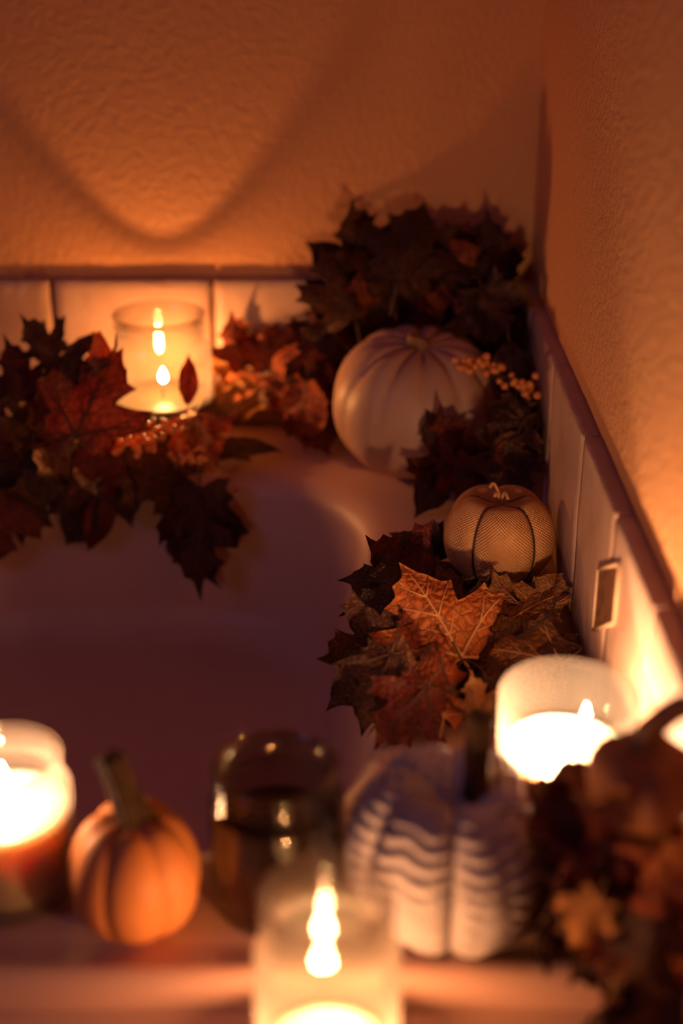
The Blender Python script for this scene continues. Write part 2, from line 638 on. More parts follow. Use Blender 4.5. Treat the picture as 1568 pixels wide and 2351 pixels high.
JAR_BACK = Vector((at(366, 760, y=1.271).x, 1.271, 0))
candle_jar('candle_jar', 'lit candle with dark wax in clear screw-neck jar against the back wall tiles', JAR_BACK,
           0.137, 0.0475, 0.0415, M['glass_back'], M['wax_dark'], 0.056, 1.5, 0.015, 0.0042, wick_h=0.0155)
candle_jar('candle_jar', 'lit candle jar three quarters full of cream wax beside the small orange pumpkin', (-0.183, 0.632, 0),
           0.088, 0.0370, 0.0318, M['glass_haze'], M['wax_cream'], 0.056, 0.6, 0.022, 0.004, col=(1.0, 0.51, 0.26))
candle_jar('candle_jar', 'unlit dark candle jar between the small orange pumpkin and the knitted pumpkin', (-0.0345, 0.622, 0),
           0.090, 0.0365, 0.0325, M['glass_dark'], M['wax_brown'], 0.052, 0)
candle_jar('candle_jar', 'lit candle in low-filled clear jar standing before the bathtub rim', (-0.0065, 0.499, -0.010),
           0.117, 0.0335, 0.0285, M['glass_front'], M['wax_cream'], 0.024, 1.15, 0.012, 0.0048, flame_xy=(0.0006, 0), col=(1.0, 0.44, 0.17), sh=(0.70, 0.12))


def tumbler():
    c = at(1312, 1592, z=0.098)
    t = thing('candle_tumbler', 'brightly lit candle in wide straight glass tumbler beside right wall tiles', 'candle',
              (0.1272, 0.676, 0))
    H, R, th = 0.100, 0.0395, 0.0026
    prof = [(0, 0.0015), (R * 0.7, 0.0015), (R * 0.75, 0), (R * 0.86, 0), (R * 0.93, 0.003), (R * 0.95, 0.01), (R, H - 0.002),
            (R - 0.0008, H), (R - th + 0.0006, H), (R - th, H - 0.002), (R * 0.95 - th, 0.012), (0, 0.010)]
    link('glass_cup', lathe('glass_cup', prof, 80), M['glass_tumbler'], t)
    ri = R * 0.965 - th - 0.0006
    wz = 0.064
    link('wax', lathe('wax', [(0, 0.0105), (R * 0.95 - th - 0.001, 0.0125), (ri, wz), (ri - 0.002, wz - 0.001), (ri * 0.6, wz - 0.003), (0, wz - 0.004)], 64),
         M['wax_white'], t)
    for a, b in ((-0.014, -0.002),):
        add_flame(t, (a, b, wz - 0.004), 2.35, 0.013, 0.006, (1.0, 0.56, 0.29), 0.004)
    return t


tumbler()


# ------------------------------------------------------------------ pumpkins
def pumpkin_mesh(name, R, H, lobes, groove, nt=96, nv=48, sharp=1.0, dimple=0.18, taper=0.0, disp=None, phase=0.0, uv=False,
                 irregular=0.0, seed=1):
    """squashed ribbed globe standing on z = 0"""
    vs, fs = [], []
    rnd = random.Random(seed)
    amp = [1 + irregular * rnd.uniform(-1, 1) for _ in range(lobes)]
    for j in range(nv + 1):
        ph = math.pi * j / nv
        for i in range(nt):
            th = 2 * math.pi * i / nt
            f = (th * lobes / (2 * math.pi) + phase) % lobes
            li = int(f) % lobes
            g = abs(math.sin(math.pi * (f % 1)))
            g = g ** (0.5 / sharp)
            rr = 1 - groove * (1 - g) * math.sin(ph) ** 0.4
            rr *= 1 + (amp[li] - 1) * math.sin(math.pi * (f % 1))
            s = math.sin(ph)
            c = math.cos(ph)
            rad = R * rr * (s ** 0.82) * (1 + taper * c * 0.5)
            z = H / 2 * c * (1 - (dimple if c > 0 else dimple * 0.55) * math.exp(-(s / 0.38) ** 2))
            z *= 1 - 0.10 * (1 - g) * (1 if c > 0 else 0.3)
            p = Vector((rad * math.cos(th), rad * math.sin(th), z + H * 0.5 * 0.92))
            if disp:
                nrm = Vector((math.cos(th) * s, math.sin(th) * s, c * 0.9))
                p += nrm * disp(th, ph, f % 1)
            vs.append(p)
    zmin = min(v.z for v in vs)
    for v in vs:
        v.z -= zmin
    for j in range(nv):
        for i in range(nt):
            i2 = (i + 1) % nt
            fs.append((j * nt + i, (j + 1) * nt + i, (j + 1) * nt + i2, j * nt + i2))
    me = mesh(name, vs, fs)
    if uv:
        lay = me.uv_layers.new(name='UVMap')
        for poly in me.polygons:
            for lp in poly.loop_indices:
                vi = me.loops[lp].vertex_index
                j, i = divmod(vi, nt)
                th = 2 * math.pi * i / nt
                if i == 0 and poly.vertices[0] % nt == nt - 1:
                    th = 2 * math.pi
                lay.data[lp].uv = (th * R * 0.94, math.pi * j / nv * (R + H / 2) / 2)
    top = min(vs[0].z, vs[0].z)
    return me, vs[0].z


def stem_mesh(name, pts, rads, ridges=5, segs=20, ridge=0.18):
    pts = spline(pts, 6)
    n = len(pts)
    vs, fs = [], []
    m = len(rads) - 1
    for i, p in enumerate(pts):
        s = i / (n - 1) * m
        a = min(int(s), m - 1)
        r = rads[a] + (rads[a + 1] - rads[a]) * (s - a)
        d = (pts[min(i + 1, n - 1)] - pts[max(i - 1, 0)]).normalized()
        ux = d.cross(Vector((0, 1, 0))).normalized()
        uy = d.cross(ux)
        for k in range(segs):
            an = 2 * math.pi * k / segs + i * 0.03
            q = r * (1 + ridge * math.cos(ridges * an))
            vs.append(p + ux * q * math.cos(an) + uy * q * math.sin(an))
    for i in range(n - 1):
        for k in range(segs):
            k2 = (k + 1) % segs
            fs.append((i * segs + k, i * segs + k2, (i + 1) * segs + k2, (i + 1) * segs + k))
    fs.append(tuple(range(segs - 1, -1, -1)))
    fs.append(tuple((n - 1) * segs + k for k in range(segs)))
    return mesh(name, vs, fs)


# pale pumpkin in the corner
t = thing('pumpkin', 'large smooth pale pumpkin lying tilted in the bathtub corner', 'pumpkin', (0.066, 1.237, 0.0038))
me, zt = pumpkin_mesh('skin', 0.0775, 0.134, 12, 0.022, 120, 60, dimple=0.12, irregular=0.03)
b = link('skin', me, M['pumpkin_pale'], t)
s = link('stem', stem_mesh('stem', [(0, 0, zt - 0.004), (0.001, -0.001, zt + 0.004), (-0.004, -0.003, zt + 0.010), (-0.013, -0.005, zt + 0.013)],
                           [0.010, 0.0062, 0.0052, 0.0058]), M['stem_tan'], t)
t.rotation_euler = (math.radians(9), math.radians(3), 0)

# burlap pumpkin
BP = Vector((0.1230, 0.998, 0.0070))
t = thing('pumpkin', 'small orange burlap pumpkin with dark cord grooves resting on leaves', 'pumpkin', BP)
RB, HB, NB = 0.0450, 0.078, 5
PHB = 0.75
me, zt = pumpkin_mesh('burlap_body', RB, HB, NB, 0.17, 144, 60, sharp=1.3, dimple=0.30, phase=PHB, uv=True, irregular=0.04)
link('burlap_body', me, M['burlap'], t)
for q in range(NB):
    th = 2 * math.pi * (q - PHB) / NB
    i = int(round((th / (2 * math.pi)) % 1 * 144)) % 144
    pts = []
    for j in range(2, 56, 3):
        v = me.vertices[j * 144 + i].co
        o = Vector((math.cos(th), math.sin(th), 0)) * 0.0004
        pts.append(v + o)
    link('groove_cord', mesh('groove_cord', *tube_data(pts, 0.0012, 6)), M['cord'], t)
vs, fs = [], []
for q, (dx, dy, hh) in enumerate(((0.002, -0.006, 0.016), (-0.006, 0.002, 0.020), (-0.004, -0.001, 0.013))):
    base = Vector((0, 0, zt - 0.004))
    tube_data(spline([base, base + Vector((dx * 0.3, dy * 0.3, hh * 0.6)), base + Vector((dx, dy, hh)),
                      base + Vector((dx * 1.6 + 0.001, dy * 1.9, hh * 0.8))], 5), 0.0013, 6, vs, fs)
link('raffia_stem', mesh('raffia_stem', vs, fs), M['raffia'], t)

# little orange gourd on the front rim
t = thing('pumpkin', 'small smooth orange pumpkin with tall leaning stem between two candle jars', 'pumpkin', (-0.1095, 0.604, 0))
me, zt = pumpkin_mesh('skin', 0.0358, 0.075, 7, 0.10, 112, 48, dimple=0.10, taper=-0.10, phase=0.12, irregular=0.05)
link('skin', me, M['pumpkin_orange'], t)
link('stem', stem_mesh('stem', [(0.002, 0, zt - 0.004), (0.0, 0, zt + 0.006), (-0.004, 0.0, zt + 0.022), (-0.009, 0.001, zt + 0.038)],
                       [0.0115, 0.0080, 0.0066, 0.0068], 4, 24, 0.22), M['stem_dark'], t)


# knitted pumpkin
def knit_disp(th, ph, f):
    row = ph * 0.056 / 0.0098
    col = f * 2.0
    v = abs((col % 1) - 0.5) * 2
    jit = noise.noise(Vector((math.cos(th) * 3, math.sin(th) * 3, ph * 3))) * 0.35
    h = abs(math.sin(math.pi * (row + 0.42 * v + jit)))
    lane = abs(math.sin(math.pi * (col % 1)))
    w = math.sin(ph) ** 0.6
    return 0.0046 * (h ** 0.8) * (0.6 + 0.4 * lane) * w


t = thing('pumpkin', 'large grey chunky-knit pumpkin with dark wooden stem on the front rim', 'pumpkin', (0.0585, 0.6095, 0))
me, zt = pumpkin_mesh('knitted_body', 0.0555, 0.100, 6, 0.26, 336, 160, sharp=1.4, dimple=0.36, phase=0.56, disp=knit_disp, irregular=0.05, seed=4)
link('knitted_body', me, M['knit'], t)
link('stem', stem_mesh('stem', [(0.012, 0, zt - 0.006), (0.012, 0.001, zt + 0.012), (0.0122, 0.002, zt + 0.036), (0.0130, 0.003, zt + 0.050)],
                       [0.0080, 0.0066, 0.0066, 0.0074], 5, 20, 0.12), M['stem_dark'], t)

# small brown pumpkin tucked in the front garland
pb = at(1474, 1788, t=0.672)
t = thing('pumpkin', 'small brown pumpkin with curved stem half buried in the front garland', 'pumpkin', (pb.x, pb.y, pb.z - 0.022))
me, zt = pumpkin_mesh('skin', 0.0270, 0.046, 8, 0.10, 96, 40, dimple=0.2, phase=0.3, irregular=0.05, seed=9)
link('skin', me, M['pumpkin_brown'], t)
link('stem', stem_mesh('stem', [(0, 0, zt - 0.003), (0.000, 0, zt + 0.008), (0.005, 0.0, zt + 0.016), (0.013, 0.0, zt + 0.023), (0.018, 0, zt + 0.025)],
                       [0.0080, 0.0062, 0.0056, 0.0054, 0.0058]), M['stem_tan'], t)

# ------------------------------------------------------------------ leaf garlands
# solid bodies that leaves, twigs and berries must stay outside of
bpy.context.view_layer.update()
COLL = []


def add_collider(vs, fs):
    COLL.append((BVHTree.FromPolygons(vs, fs), [min(v[i] for v in vs) for i in range(3)], [max(v[i] for v in vs) for i in range(3)]))


for o in list(COL.objects):
    if o.type != 'MESH':
        continue
    kind = o.name.split('.')[0]
    if kind in ('skin', 'burlap_body', 'knitted_body', 'bathtub'):
        add_collider([o.matrix_world @ v.co for v in o.data.vertices], [tuple(p.vertices) for p in o.data.polygons])
    elif kind in ('glass_jar', 'glass_cup'):          # the jar as a closed solid
        c = o.matrix_world.translation
        r = max(v.co.x for v in o.data.vertices)
        h = max(v.co.z for v in o.data.vertices)
        cy_me = lathe('tmp', [(0, 0), (r, 0), (r, h * 0.8), (r * 0.9, h), (0, h)], 40)
        add_collider([v.co + c for v in cy_me.vertices], [tuple(p.vertices) for p in cy_me.polygons])
        bpy.data.meshes.remove(cy_me)
RAYS = [Vector((0.13, 0.21, 0.97)), Vector((-0.31, 0.87, 0.39)), Vector((0.77, -0.5, 0.4))]


def inside(B, p):
    c = 0
    for d in RAYS:
        q, k = p.copy(), 0
        for _ in range(16):
            h = B.ray_cast(q, d)
            if h[0] is None:
                break
            k += 1
            q = h[0] + d * 1e-6
        c += k % 2
    return c >= 2


def push_out(pts):
    """the shortest move that frees the deepest sunken point, and its depth"""
    best, dep = None, 0.0
    for B, mn, mx in COLL:
        for p in pts:
            if any(p[i] < mn[i] or p[i] > mx[i] for i in range(3)) or not inside(B, p):
                continue
            loc, _, _, d = B.find_nearest(p)
            if d > dep:
                best, dep = (loc - p), d
    return best, dep


def clear_of_walls(pts):
    dx = min(0, XW - TG - 0.0022 - max(w.x for w in pts))
    dy = min(0, YW - TG - 0.0022 - max(w.y for w in pts))
    return Vector((dx, dy, 0))


def settle(mx, vs, pivot):
    """shift a leaf (and shrink it if it is wedged) until it lies outside walls, tub, pumpkins and jars"""
    for attempt in range(4):
        m = mx.copy()
        for it in range(16):
            pts = [m @ Vector(w) for w in vs]
            m = Matrix.Translation(clear_of_walls(pts)) @ m
            pts = [m @ Vector(w) for w in vs]
            v, d = push_out(pts)
            if d < 0.0006:
                return m
            m = Matrix.Translation(v * 1.04 + v.normalized() * 0.0003) @ m
        pts = [m @ Vector(w) for w in vs]
        if push_out(pts)[1] < 0.0018 and clear_of_walls(pts).length < 0.001:
            return m
        mx = Matrix.Translation(pivot) @ Matrix.Scale(0.84, 4) @ Matrix.Translation(-pivot) @ mx
    return Matrix.Translation(clear_of_walls([m @ Vector(w) for w in vs])) @ m


HALF = [(0.0, 0.04), (0.11, -0.01), (0.26, -0.07), (0.43, -0.08), (0.40, 0.03), (0.50, 0.08), (0.42, 0.16), (0.55, 0.22),
        (0.64, 0.30), (0.82, 0.42), (0.71, 0.48), (0.72, 0.60), (0.57, 0.57), (0.43, 0.55), (0.30, 0.52),
        (0.33, 0.64), (0.42, 0.77), (0.29, 0.78), (0.22, 0.88), (0.10, 0.94), (0.0, 1.10)]
OVAL = [(0.0, 0.0), (0.12, 0.04), (0.22, 0.13), (0.30, 0.24), (0.36, 0.34), (0.35, 0.42), (0.37, 0.50), (0.33, 0.58), (0.32, 0.66),
        (0.26, 0.74), (0.22, 0.83), (0.13, 0.90), (0.08, 0.98), (0.0, 1.10)]
VEINS_M = [[(0, 0.04), (0, 0.5), (0, 1.02)], [(0, 0.05), (0.38, 0.26), (0.76, 0.41)], [(0, 0.05), (-0.38, 0.26), (-0.76, 0.41)],
           [(0, 0.04), (0.20, 0.0), (0.40, -0.07)], [(0, 0.04), (-0.20, 0.0), (-0.40, -0.07)],
           [(0, 0.45), (0.17, 0.60), (0.36, 0.74)], [(0, 0.45), (-0.17, 0.60), (-0.36, 0.74)],
           [(0, 0.66), (0.10, 0.76), (0.19, 0.86)], [(0, 0.66), (-0.10, 0.76), (-0.19, 0.86)],
           [(0.36, 0.25), (0.52, 0.40), (0.64, 0.55)], [(-0.36, 0.25), (-0.52, 0.40), (-0.64, 0.55)],
           [(0.30, 0.20), (0.40, 0.20), (0.50, 0.20)], [(-0.30, 0.20), (-0.40, 0.20), (-0.50, 0.20)],
           [(0, 0.26), (0.13, 0.38), (0.22, 0.48)], [(0, 0.26), (-0.13, 0.38), (-0.22, 0.48)]]
VEINS_M = [[(x * 0.82, y) for x, y in v] for v in VEINS_M]
VEINS_O = [[(0, 0), (0, 0.5), (0, 1.03)]] + [[(0, y), (sx * 0.14, y + 0.10), (sx * 0.27, y + 0.16)]
                                            for y in (0.14, 0.3, 0.46, 0.62) for sx in (1, -1)]


class LeafKind:
    def __init__(self, seed, shape='maple', cup=0.25, ripple=0.06, fold=0.0, droop=0.2, twist=0.0):
        rnd = random.Random(seed)
        half = [(x * 0.82, y) for x, y in HALF] if shape == 'maple' else OVAL
        jit = lambda: rnd.uniform(-0.02, 0.02)
        right = [(x + (jit() if x > 0.02 else 0), y + jit() * (x > 0.02)) for x, y in half]
        left = [(-(x + (jit() if x > 0.02 else 0)), y + jit() * (x > 0.02)) for x, y in half[1:-1]]
        ol = right + left[::-1]
        C = Vector((0, 0.32))
        # refine outline
        out = []
        for i in range(len(ol)):
            a, b = Vector(ol[i]), Vector(ol[(i + 1) % len(ol)])
            out.append(a)
            m = (a + b) / 2
            out.append(m + (C - m).normalized() * 0.008)
        ph = [rnd.uniform(0, 6.28) for _ in range(4)]

        def zf(x, y):
            r = math.hypot(x, y - 0.05)
            an = math.atan2(x, y - 0.05)
            z = ripple * r * math.cos(an * 5.2 + ph[0] * 0.1)
            z += ripple * 0.7 * math.sin(x * 7 + ph[1]) * math.sin(y * 6 + ph[2])
            z -= cup * (x * x + (y - 0.35) ** 2 * 0.6)
            z -= fold * -abs(x)
            z -= droop * max(0, y - 0.35) ** 2 * 1.6
            z += twist * x * (y - 0.3)
            return z
        self.zf = zf
        vs = [(0, C.y, zf(0, C.y))]
        K = (0.22, 0.45, 0.68, 0.86, 1.0)
        n = len(out)
        fs = []
        for s in K:
            for p in out:
                q = C + (p - C) * s
                vs.append((q.x, q.y, zf(q.x, q.y)))
        for i in range(n):
            i2 = (i + 1) % n
            fs.append((0, 1 + i2, 1 + i))
            for k in range(len(K) - 1):
                a, b = 1 + k * n, 1 + (k + 1) * n
                fs.append((a + i, a + i2, b + i2, b + i))
        # underside, so that the blade has thickness
        m = len(vs)
        th = 0.010
        vs += [(x, y, z - th) for x, y, z in vs]
        fs += [tuple(m + q for q in reversed(f)) for f in fs]
        e = 1 + (len(K) - 1) * n
        for i in range(n):
            i2 = (i + 1) % n
            fs.append((e + i2, e + i, m + e + i, m + e + i2))
        self.vs, self.fs = vs, fs
        vv, vf = [], []
        for iv, v in enumerate(VEINS_M if shape == 'maple' else VEINS_O):
            w0 = 0.016 if (iv < 5 if shape == 'maple' else iv < 1) else 0.008
            pts = []
            for q in range(9):
                s = q / 8
                a, b, c = (Vector(p) for p in v)
                p = a * (1 - s) ** 2 + (2 * b - (a + c) / 2) * 2 * s * (1 - s) + c * s * s
                pts.append((p.x, p.y, zf(p.x, p.y) + 0.003))
            tube_data(pts, [w0 * (1 - 0.75 * q / 8) for q in range(9)], 5, vv, vf)
        z0 = zf(0, 0.04)
        tube_data([(0, 0.06, z0), (0.01, -0.10, z0 - 0.01), (0.03, -0.26, z0 - 0.05), (0.06, -0.38, z0 - 0.11)],
                  [0.017, 0.015, 0.014, 0.018], 6, vv, vf)
        self.vv, self.vf = vv, vf
        self.cache = {}

    def meshes(self, col, vein):
        if col not in self.cache:
            me = mesh('leaf', self.vs, self.fs)
            me.materials.append(L[col])
            self.cache[col] = me
        key = 'v' + vein
        if key not in self.cache:
            me = mesh('leaf_veins', self.vv, self.vf)
            me.materials.append(M[vein])
            self.cache[key] = me
        return self.cache[col], self.cache[key]


KINDS = [LeafKind(1, cup=0.18, ripple=0.07, droop=0.16), LeafKind(2, cup=0.50, ripple=0.11, droop=0.45),
         LeafKind(3, cup=-0.45, ripple=0.12, droop=-0.2, twist=0.4), LeafKind(4, cup=0.35, ripple=0.12, fold=0.65, droop=0.4),
         LeafKind(5, cup=0.75, ripple=0.13, droop=0.7, twist=-0.5), LeafKind(6, 'oval', cup=0.3, ripple=0.07, fold=0.35, droop=0.3),
         LeafKind(7, 'maple', cup=-0.5, ripple=0.12, fold=0.3, droop=-0.3, twist=0.2)]


def leaf(g, u, v, px, ang, col, kind=0, e=0, side=0, z=None, y=None, t=None, narrow=1.0):
    """a leaf of garland g centred where the sight line (u, v) meets height z / distance y / depth t"""
    p = at(u, v, z=z, y=y, t=t)
    size = px * depth(p) / FPX / 1.1
    nrm = (-FW * math.cos(math.radians(e)) + UP * math.sin(math.radians(e)) + RT * math.tan(math.radians(side))).normalized()
    a = math.radians(ang)
    ey = RT * math.cos(a) + UP * math.sin(a)
    ey = (ey - nrm * ey.dot(nrm)).normalized()
    return place_leaf(g, p, ey, nrm, size, col, kind, narrow)


def place_leaf(g, p, ey, nrm, size, col, kind, narrow=1.0, free=True):
    ex = ey.cross(nrm).normalized()
    R = Matrix((ex, ey, nrm)).transposed()
    K = KINDS[kind]
    lm, vm = K.meshes(col, 'vein_light' if col in ('orange', 'ochre') else 'vein_dark')
    o = bpy.data.objects.new('leaf', lm)
    COL.objects.link(o)
    o.parent = g
    q = p - (R @ Vector((0, 0.40 * size, 0)))
    # keep the leaf clear of the walls and off the tub deck
    mx = Matrix.LocRotScale(q, R.to_quaternion(), Vector((size * narrow, size, size)))
    if free:
        mx = settle(mx, K.vs[1::2], p)
    o.matrix_basis = Matrix.Translation(-Vector(g.location)) @ mx
    c = bpy.data.objects.new('leaf_veins', vm)
    COL.objects.link(c)
    c.parent = o
    return o


def tidy(p, r):
    p = Vector((min(p.x, XW - TG - 0.0015 - r), min(p.y, YW - TG - 0.0015 - r), p.z))
    for B, mn, mx in COLL:
        if all(mn[i] - r <= p[i] <= mx[i] + r for i in range(3)):
            loc, nr, _, d = B.find_nearest(p)
            if inside(B, p):
                p = loc + (loc - p).normalized() * r
            elif d < r:
                p = loc + (p - loc).normalized() * r
    return p


def twig(g, pts, r=0.0012):
    sp = spline(pts, 8)
    for _ in range(4):
        sp = [tidy(p, r * 1.2) for p in sp]
    n = len(sp)
    me = mesh('twig', *tube_data([p - Vector(g.location) for p in sp], [r * (1.15 - 0.5 * i / n) for i in range(n)], 7))
    return link('twig', me, M['twig'], g)


berry_me = lathe('berry', [(0, -1), (0.5, -0.87), (0.87, -0.5), (1, 0), (0.87, 0.5), (0.5, 0.87), (0.12, 1.0), (0, 0.93)], 12)
berry_me.materials.append(M['berry'])


def berries(g, a, b, n, rad, spread, seed):
    rnd = random.Random(seed)
    a, b = Vector(a), Vector(b)
    for i in range(n):
        s = (i + 0.5) / n
        p = a.lerp(b, s) + Vector((rnd.gauss(0, 1), rnd.gauss(0, 1), rnd.gauss(0, 1))) * spread
        p = tidy(tidy(p, rad), rad)
        o = bpy.data.objects.new('berry', berry_me)
        COL.objects.link(o)
        o.parent = g
        o.location = p - Vector(g.location)
        o.scale = [rad * rnd.uniform(0.85, 1.12)] * 3
        o.rotation_euler = (rnd.uniform(0, 6), rnd.uniform(0, 6), 0)


def garland(label, loc, group='autumn leaf garlands around the bathtub'):
    return thing('leaf_garland', label, 'garland', loc, group)


# --- A : draped over the back rim before the lit jar
g = garland('dark red-brown maple leaf garland drooping over back rim before the dark-wax candle jar', (-0.26, 1.225, 0.0))
YA = 1.205
for a in [
    (150, 830, 165, 75, 'dark', 1, 20, -25, 1.215), (40, 870, 150, 100, 'maroon', 2, 10, -15, 1.228),
    (208, 930, 245, 66, 'red', 0, 8, -8, 1.176), (75, 960, 190, 110, 'brown', 3, 0, 10, 1.213),
    (20, 1010, 200, 150, 'maroon', 1, 0, -10, 1.205), (150, 1020, 190, 230, 'brown', 2, 10, 20, 1.200),
    (425, 985, 135, 250, 'orange', 1, 30, -20, 1.190), (470, 1000, 115, 300, 'red', 3, 20, 20, 1.192),
    (60, 1120, 220, 255, 'dark', 1, 0, -10, 1.190), (0, 1180, 200, 265, 'maroon', 4, -5, 10, 1.185),
    (190, 1180, 160, 225, 'dark', 5, 0, -20, 1.180), (120, 1110, 150, 200, 'brown', 6, 10, 0, 1.190),
    (225, 1190, 130, 270, 'maroon', 5, -10, 40, 1.176), (285, 1120, 150, 265, 'dark', 5, 0, -30, 1.183),
    (320, 1075, 160, 200, 'brown', 3, 15, 10, 1.192), (375, 1095, 190, 300, 'brown', 1, 10, 15, 1.186),
    (440, 1240, 170, 285, 'dark', 4, 5, -30, 1.166),
    (250, 1060, 150, 190, 'maroon', 2, 15, 0, 1.196), (330, 1000, 80, 160, 'ochre', 5, 30, 0, 1.208),
    (100, 790, 120, 130, 'brown', 2, 25, 0, 1.236), (250, 830, 110, 20, 'orange', 6, 30, -30, 1.196),
]:
    leaf(g, a[0], a[1], a[2], a[3], a[4], a[5], a[6], a[7], y=a[8])
leaf(g, 452, 1205, 260, 266, 'dark', 2, -5, 20, y=1.170, narrow=0.72)
leaf(g, 432, 885, 125, 88, 'red', 5, 0, 10, y=1.208, narrow=0.55)
leaf(g, 545, 1033, 150, 8, 'dark', 5, 42, -15, y=1.222, narrow=0.75)
leaf(g, 500, 1050, 120, 350, 'brown', 5, 50, 0, z=0.006)
twig(g, [at(-60, 1000, y=1.215), at(120, 1060, y=1.205), at(260, 1060, y=1.200), at(400, 1010, y=1.20), at(480, 965, y=1.225)], 0.0016)
twig(g, [at(180, 1070, y=1.198), at(235, 960, y=1.196), at(250, 860, y=1.199)], 0.0012)
twig(g, [at(390, 1070, y=1.19), at(440, 1110, y=1.178), at(470, 1180, y=1.168)], 0.0012)
twig(g, [at(255, 1060, y=1.20), at(240, 1120, y=1.186), at(220, 1190, y=1.178)], 0.0011)
berries(g, at(262, 1025, y=1.178), at(365, 1018, y=1.178), 36, 0.0031, 0.0045, 3)
berries(g, at(345, 990, y=1.178), at(385, 972, y=1.18), 14, 0.0031, 0.004, 5)
berries(g, at(400, 1055, y=1.176), at(470, 1045, y=1.178), 20, 0.0031, 0.0042, 7)

# --- B : red sprig leaning on the back wall tiles
g = garland('bright red leafy sprig leaning on back wall tiles beside the large pale pumpkin', (-0.06, 1.29, 0.0))
for a in [
    (545, 800, 130, 110, 'red', 2, 10, 20, 1.315), (505, 850, 110, 170, 'ochre', 3, 10, 20, 1.305),
    (625, 800, 120, 85, 'red', 3, 0, -10, 1.315), (705, 810, 150, 40, 'red', 1, 5, -10, 1.300),
    (560, 885, 130, 190, 'orange', 5, 25, 0, 1.295), (660, 860, 120, 100, 'red', 4, 10, 10, 1.300),
    (560, 930, 100, 200, 'ochre', 3, 30, 0, 1.285), (700, 950, 170, 265, 'red', 5, 0, -15, 1.262),
    (740, 960, 150, 285, 'maroon', 2, 5, 15, 1.262), (715, 890, 120, 60, 'maroon', 1, 10, 0, 1.275),
    (650, 910, 90, 320, 'red', 6, 20, 0, 1.285), (755, 880, 130, 80, 'dark', 3, 0, 20, 1.29),
    (730, 760, 120, 80, 'maroon', 2, 0, 0, 1.312), (500, 905, 80, 60, 'ochre', 5, 20, 20, 1.28),
]:
    leaf(g, a[0], a[1], a[2], a[3], a[4], a[5], a[6], a[7], y=a[8])
twig(g, [at(488, 966, y=1.24), at(560, 920, y=1.272), at(625, 880, y=1.287), at(700, 860, y=1.295), at(770, 870, y=1.30)], 0.0014)
twig(g, [at(600, 900, y=1.284), at(602, 850, y=1.295), at(595, 815, y=1.305), at(560, 790, y=1.31)], 0.0010)
twig(g, [at(600, 820, y=1.304), at(640, 770, y=1.31)], 0.0009)
twig(g, [at(660, 870, y=1.291), at(668, 830, y=1.298), at(700, 790, y=1.303)], 0.0010)
twig(g, [at(625, 880, y=1.287), at(570, 895, y=1.287), at(530, 870, y=1.29)], 0.0009)

# --- C : heap in the corner behind and beside the pale pumpkin
g = garland('dark garland of dried leaves heaped in corner behind the large pale pumpkin', (0.09, 1.31, 0.0))
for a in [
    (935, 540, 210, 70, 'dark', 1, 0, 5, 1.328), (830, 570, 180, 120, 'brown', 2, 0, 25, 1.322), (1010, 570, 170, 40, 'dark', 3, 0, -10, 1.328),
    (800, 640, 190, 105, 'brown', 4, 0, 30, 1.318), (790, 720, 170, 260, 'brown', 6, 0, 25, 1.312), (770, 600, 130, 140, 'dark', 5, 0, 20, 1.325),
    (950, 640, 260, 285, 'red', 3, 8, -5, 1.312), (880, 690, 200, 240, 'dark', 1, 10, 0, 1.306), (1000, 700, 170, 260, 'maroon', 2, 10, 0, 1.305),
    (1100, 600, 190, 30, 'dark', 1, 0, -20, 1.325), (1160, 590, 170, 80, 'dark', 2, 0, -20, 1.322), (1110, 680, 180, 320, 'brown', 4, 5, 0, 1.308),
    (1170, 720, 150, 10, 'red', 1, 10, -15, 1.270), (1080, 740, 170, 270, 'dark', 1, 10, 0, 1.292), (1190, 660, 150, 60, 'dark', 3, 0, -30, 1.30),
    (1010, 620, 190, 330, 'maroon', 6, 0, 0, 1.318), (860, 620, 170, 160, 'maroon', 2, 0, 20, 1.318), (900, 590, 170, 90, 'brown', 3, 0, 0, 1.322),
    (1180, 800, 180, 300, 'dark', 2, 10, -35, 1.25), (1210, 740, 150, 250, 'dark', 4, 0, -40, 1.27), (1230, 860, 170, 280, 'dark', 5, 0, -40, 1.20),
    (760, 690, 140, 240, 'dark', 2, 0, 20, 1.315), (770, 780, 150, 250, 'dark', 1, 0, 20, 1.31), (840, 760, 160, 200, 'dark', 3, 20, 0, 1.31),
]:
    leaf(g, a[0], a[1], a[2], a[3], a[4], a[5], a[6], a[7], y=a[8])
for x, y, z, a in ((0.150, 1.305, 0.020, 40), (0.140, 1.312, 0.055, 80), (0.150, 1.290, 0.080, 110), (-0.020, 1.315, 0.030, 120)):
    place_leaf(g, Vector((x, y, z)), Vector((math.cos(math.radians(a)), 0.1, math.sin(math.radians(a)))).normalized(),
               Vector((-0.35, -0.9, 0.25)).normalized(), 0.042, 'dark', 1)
twig(g, [(0.150, 1.312, 0.002), (0.152, 1.308, 0.06), (0.140, 1.310, 0.12), (0.10, 1.318, 0.15)], 0.0015)
twig(g, [at(760, 800, y=1.31), at(850, 720, y=1.316), at(960, 690, y=1.318), at(1080, 680, y=1.314), at(1180, 700, y=1.29), at(1225, 800, y=1.22)], 0.0016)

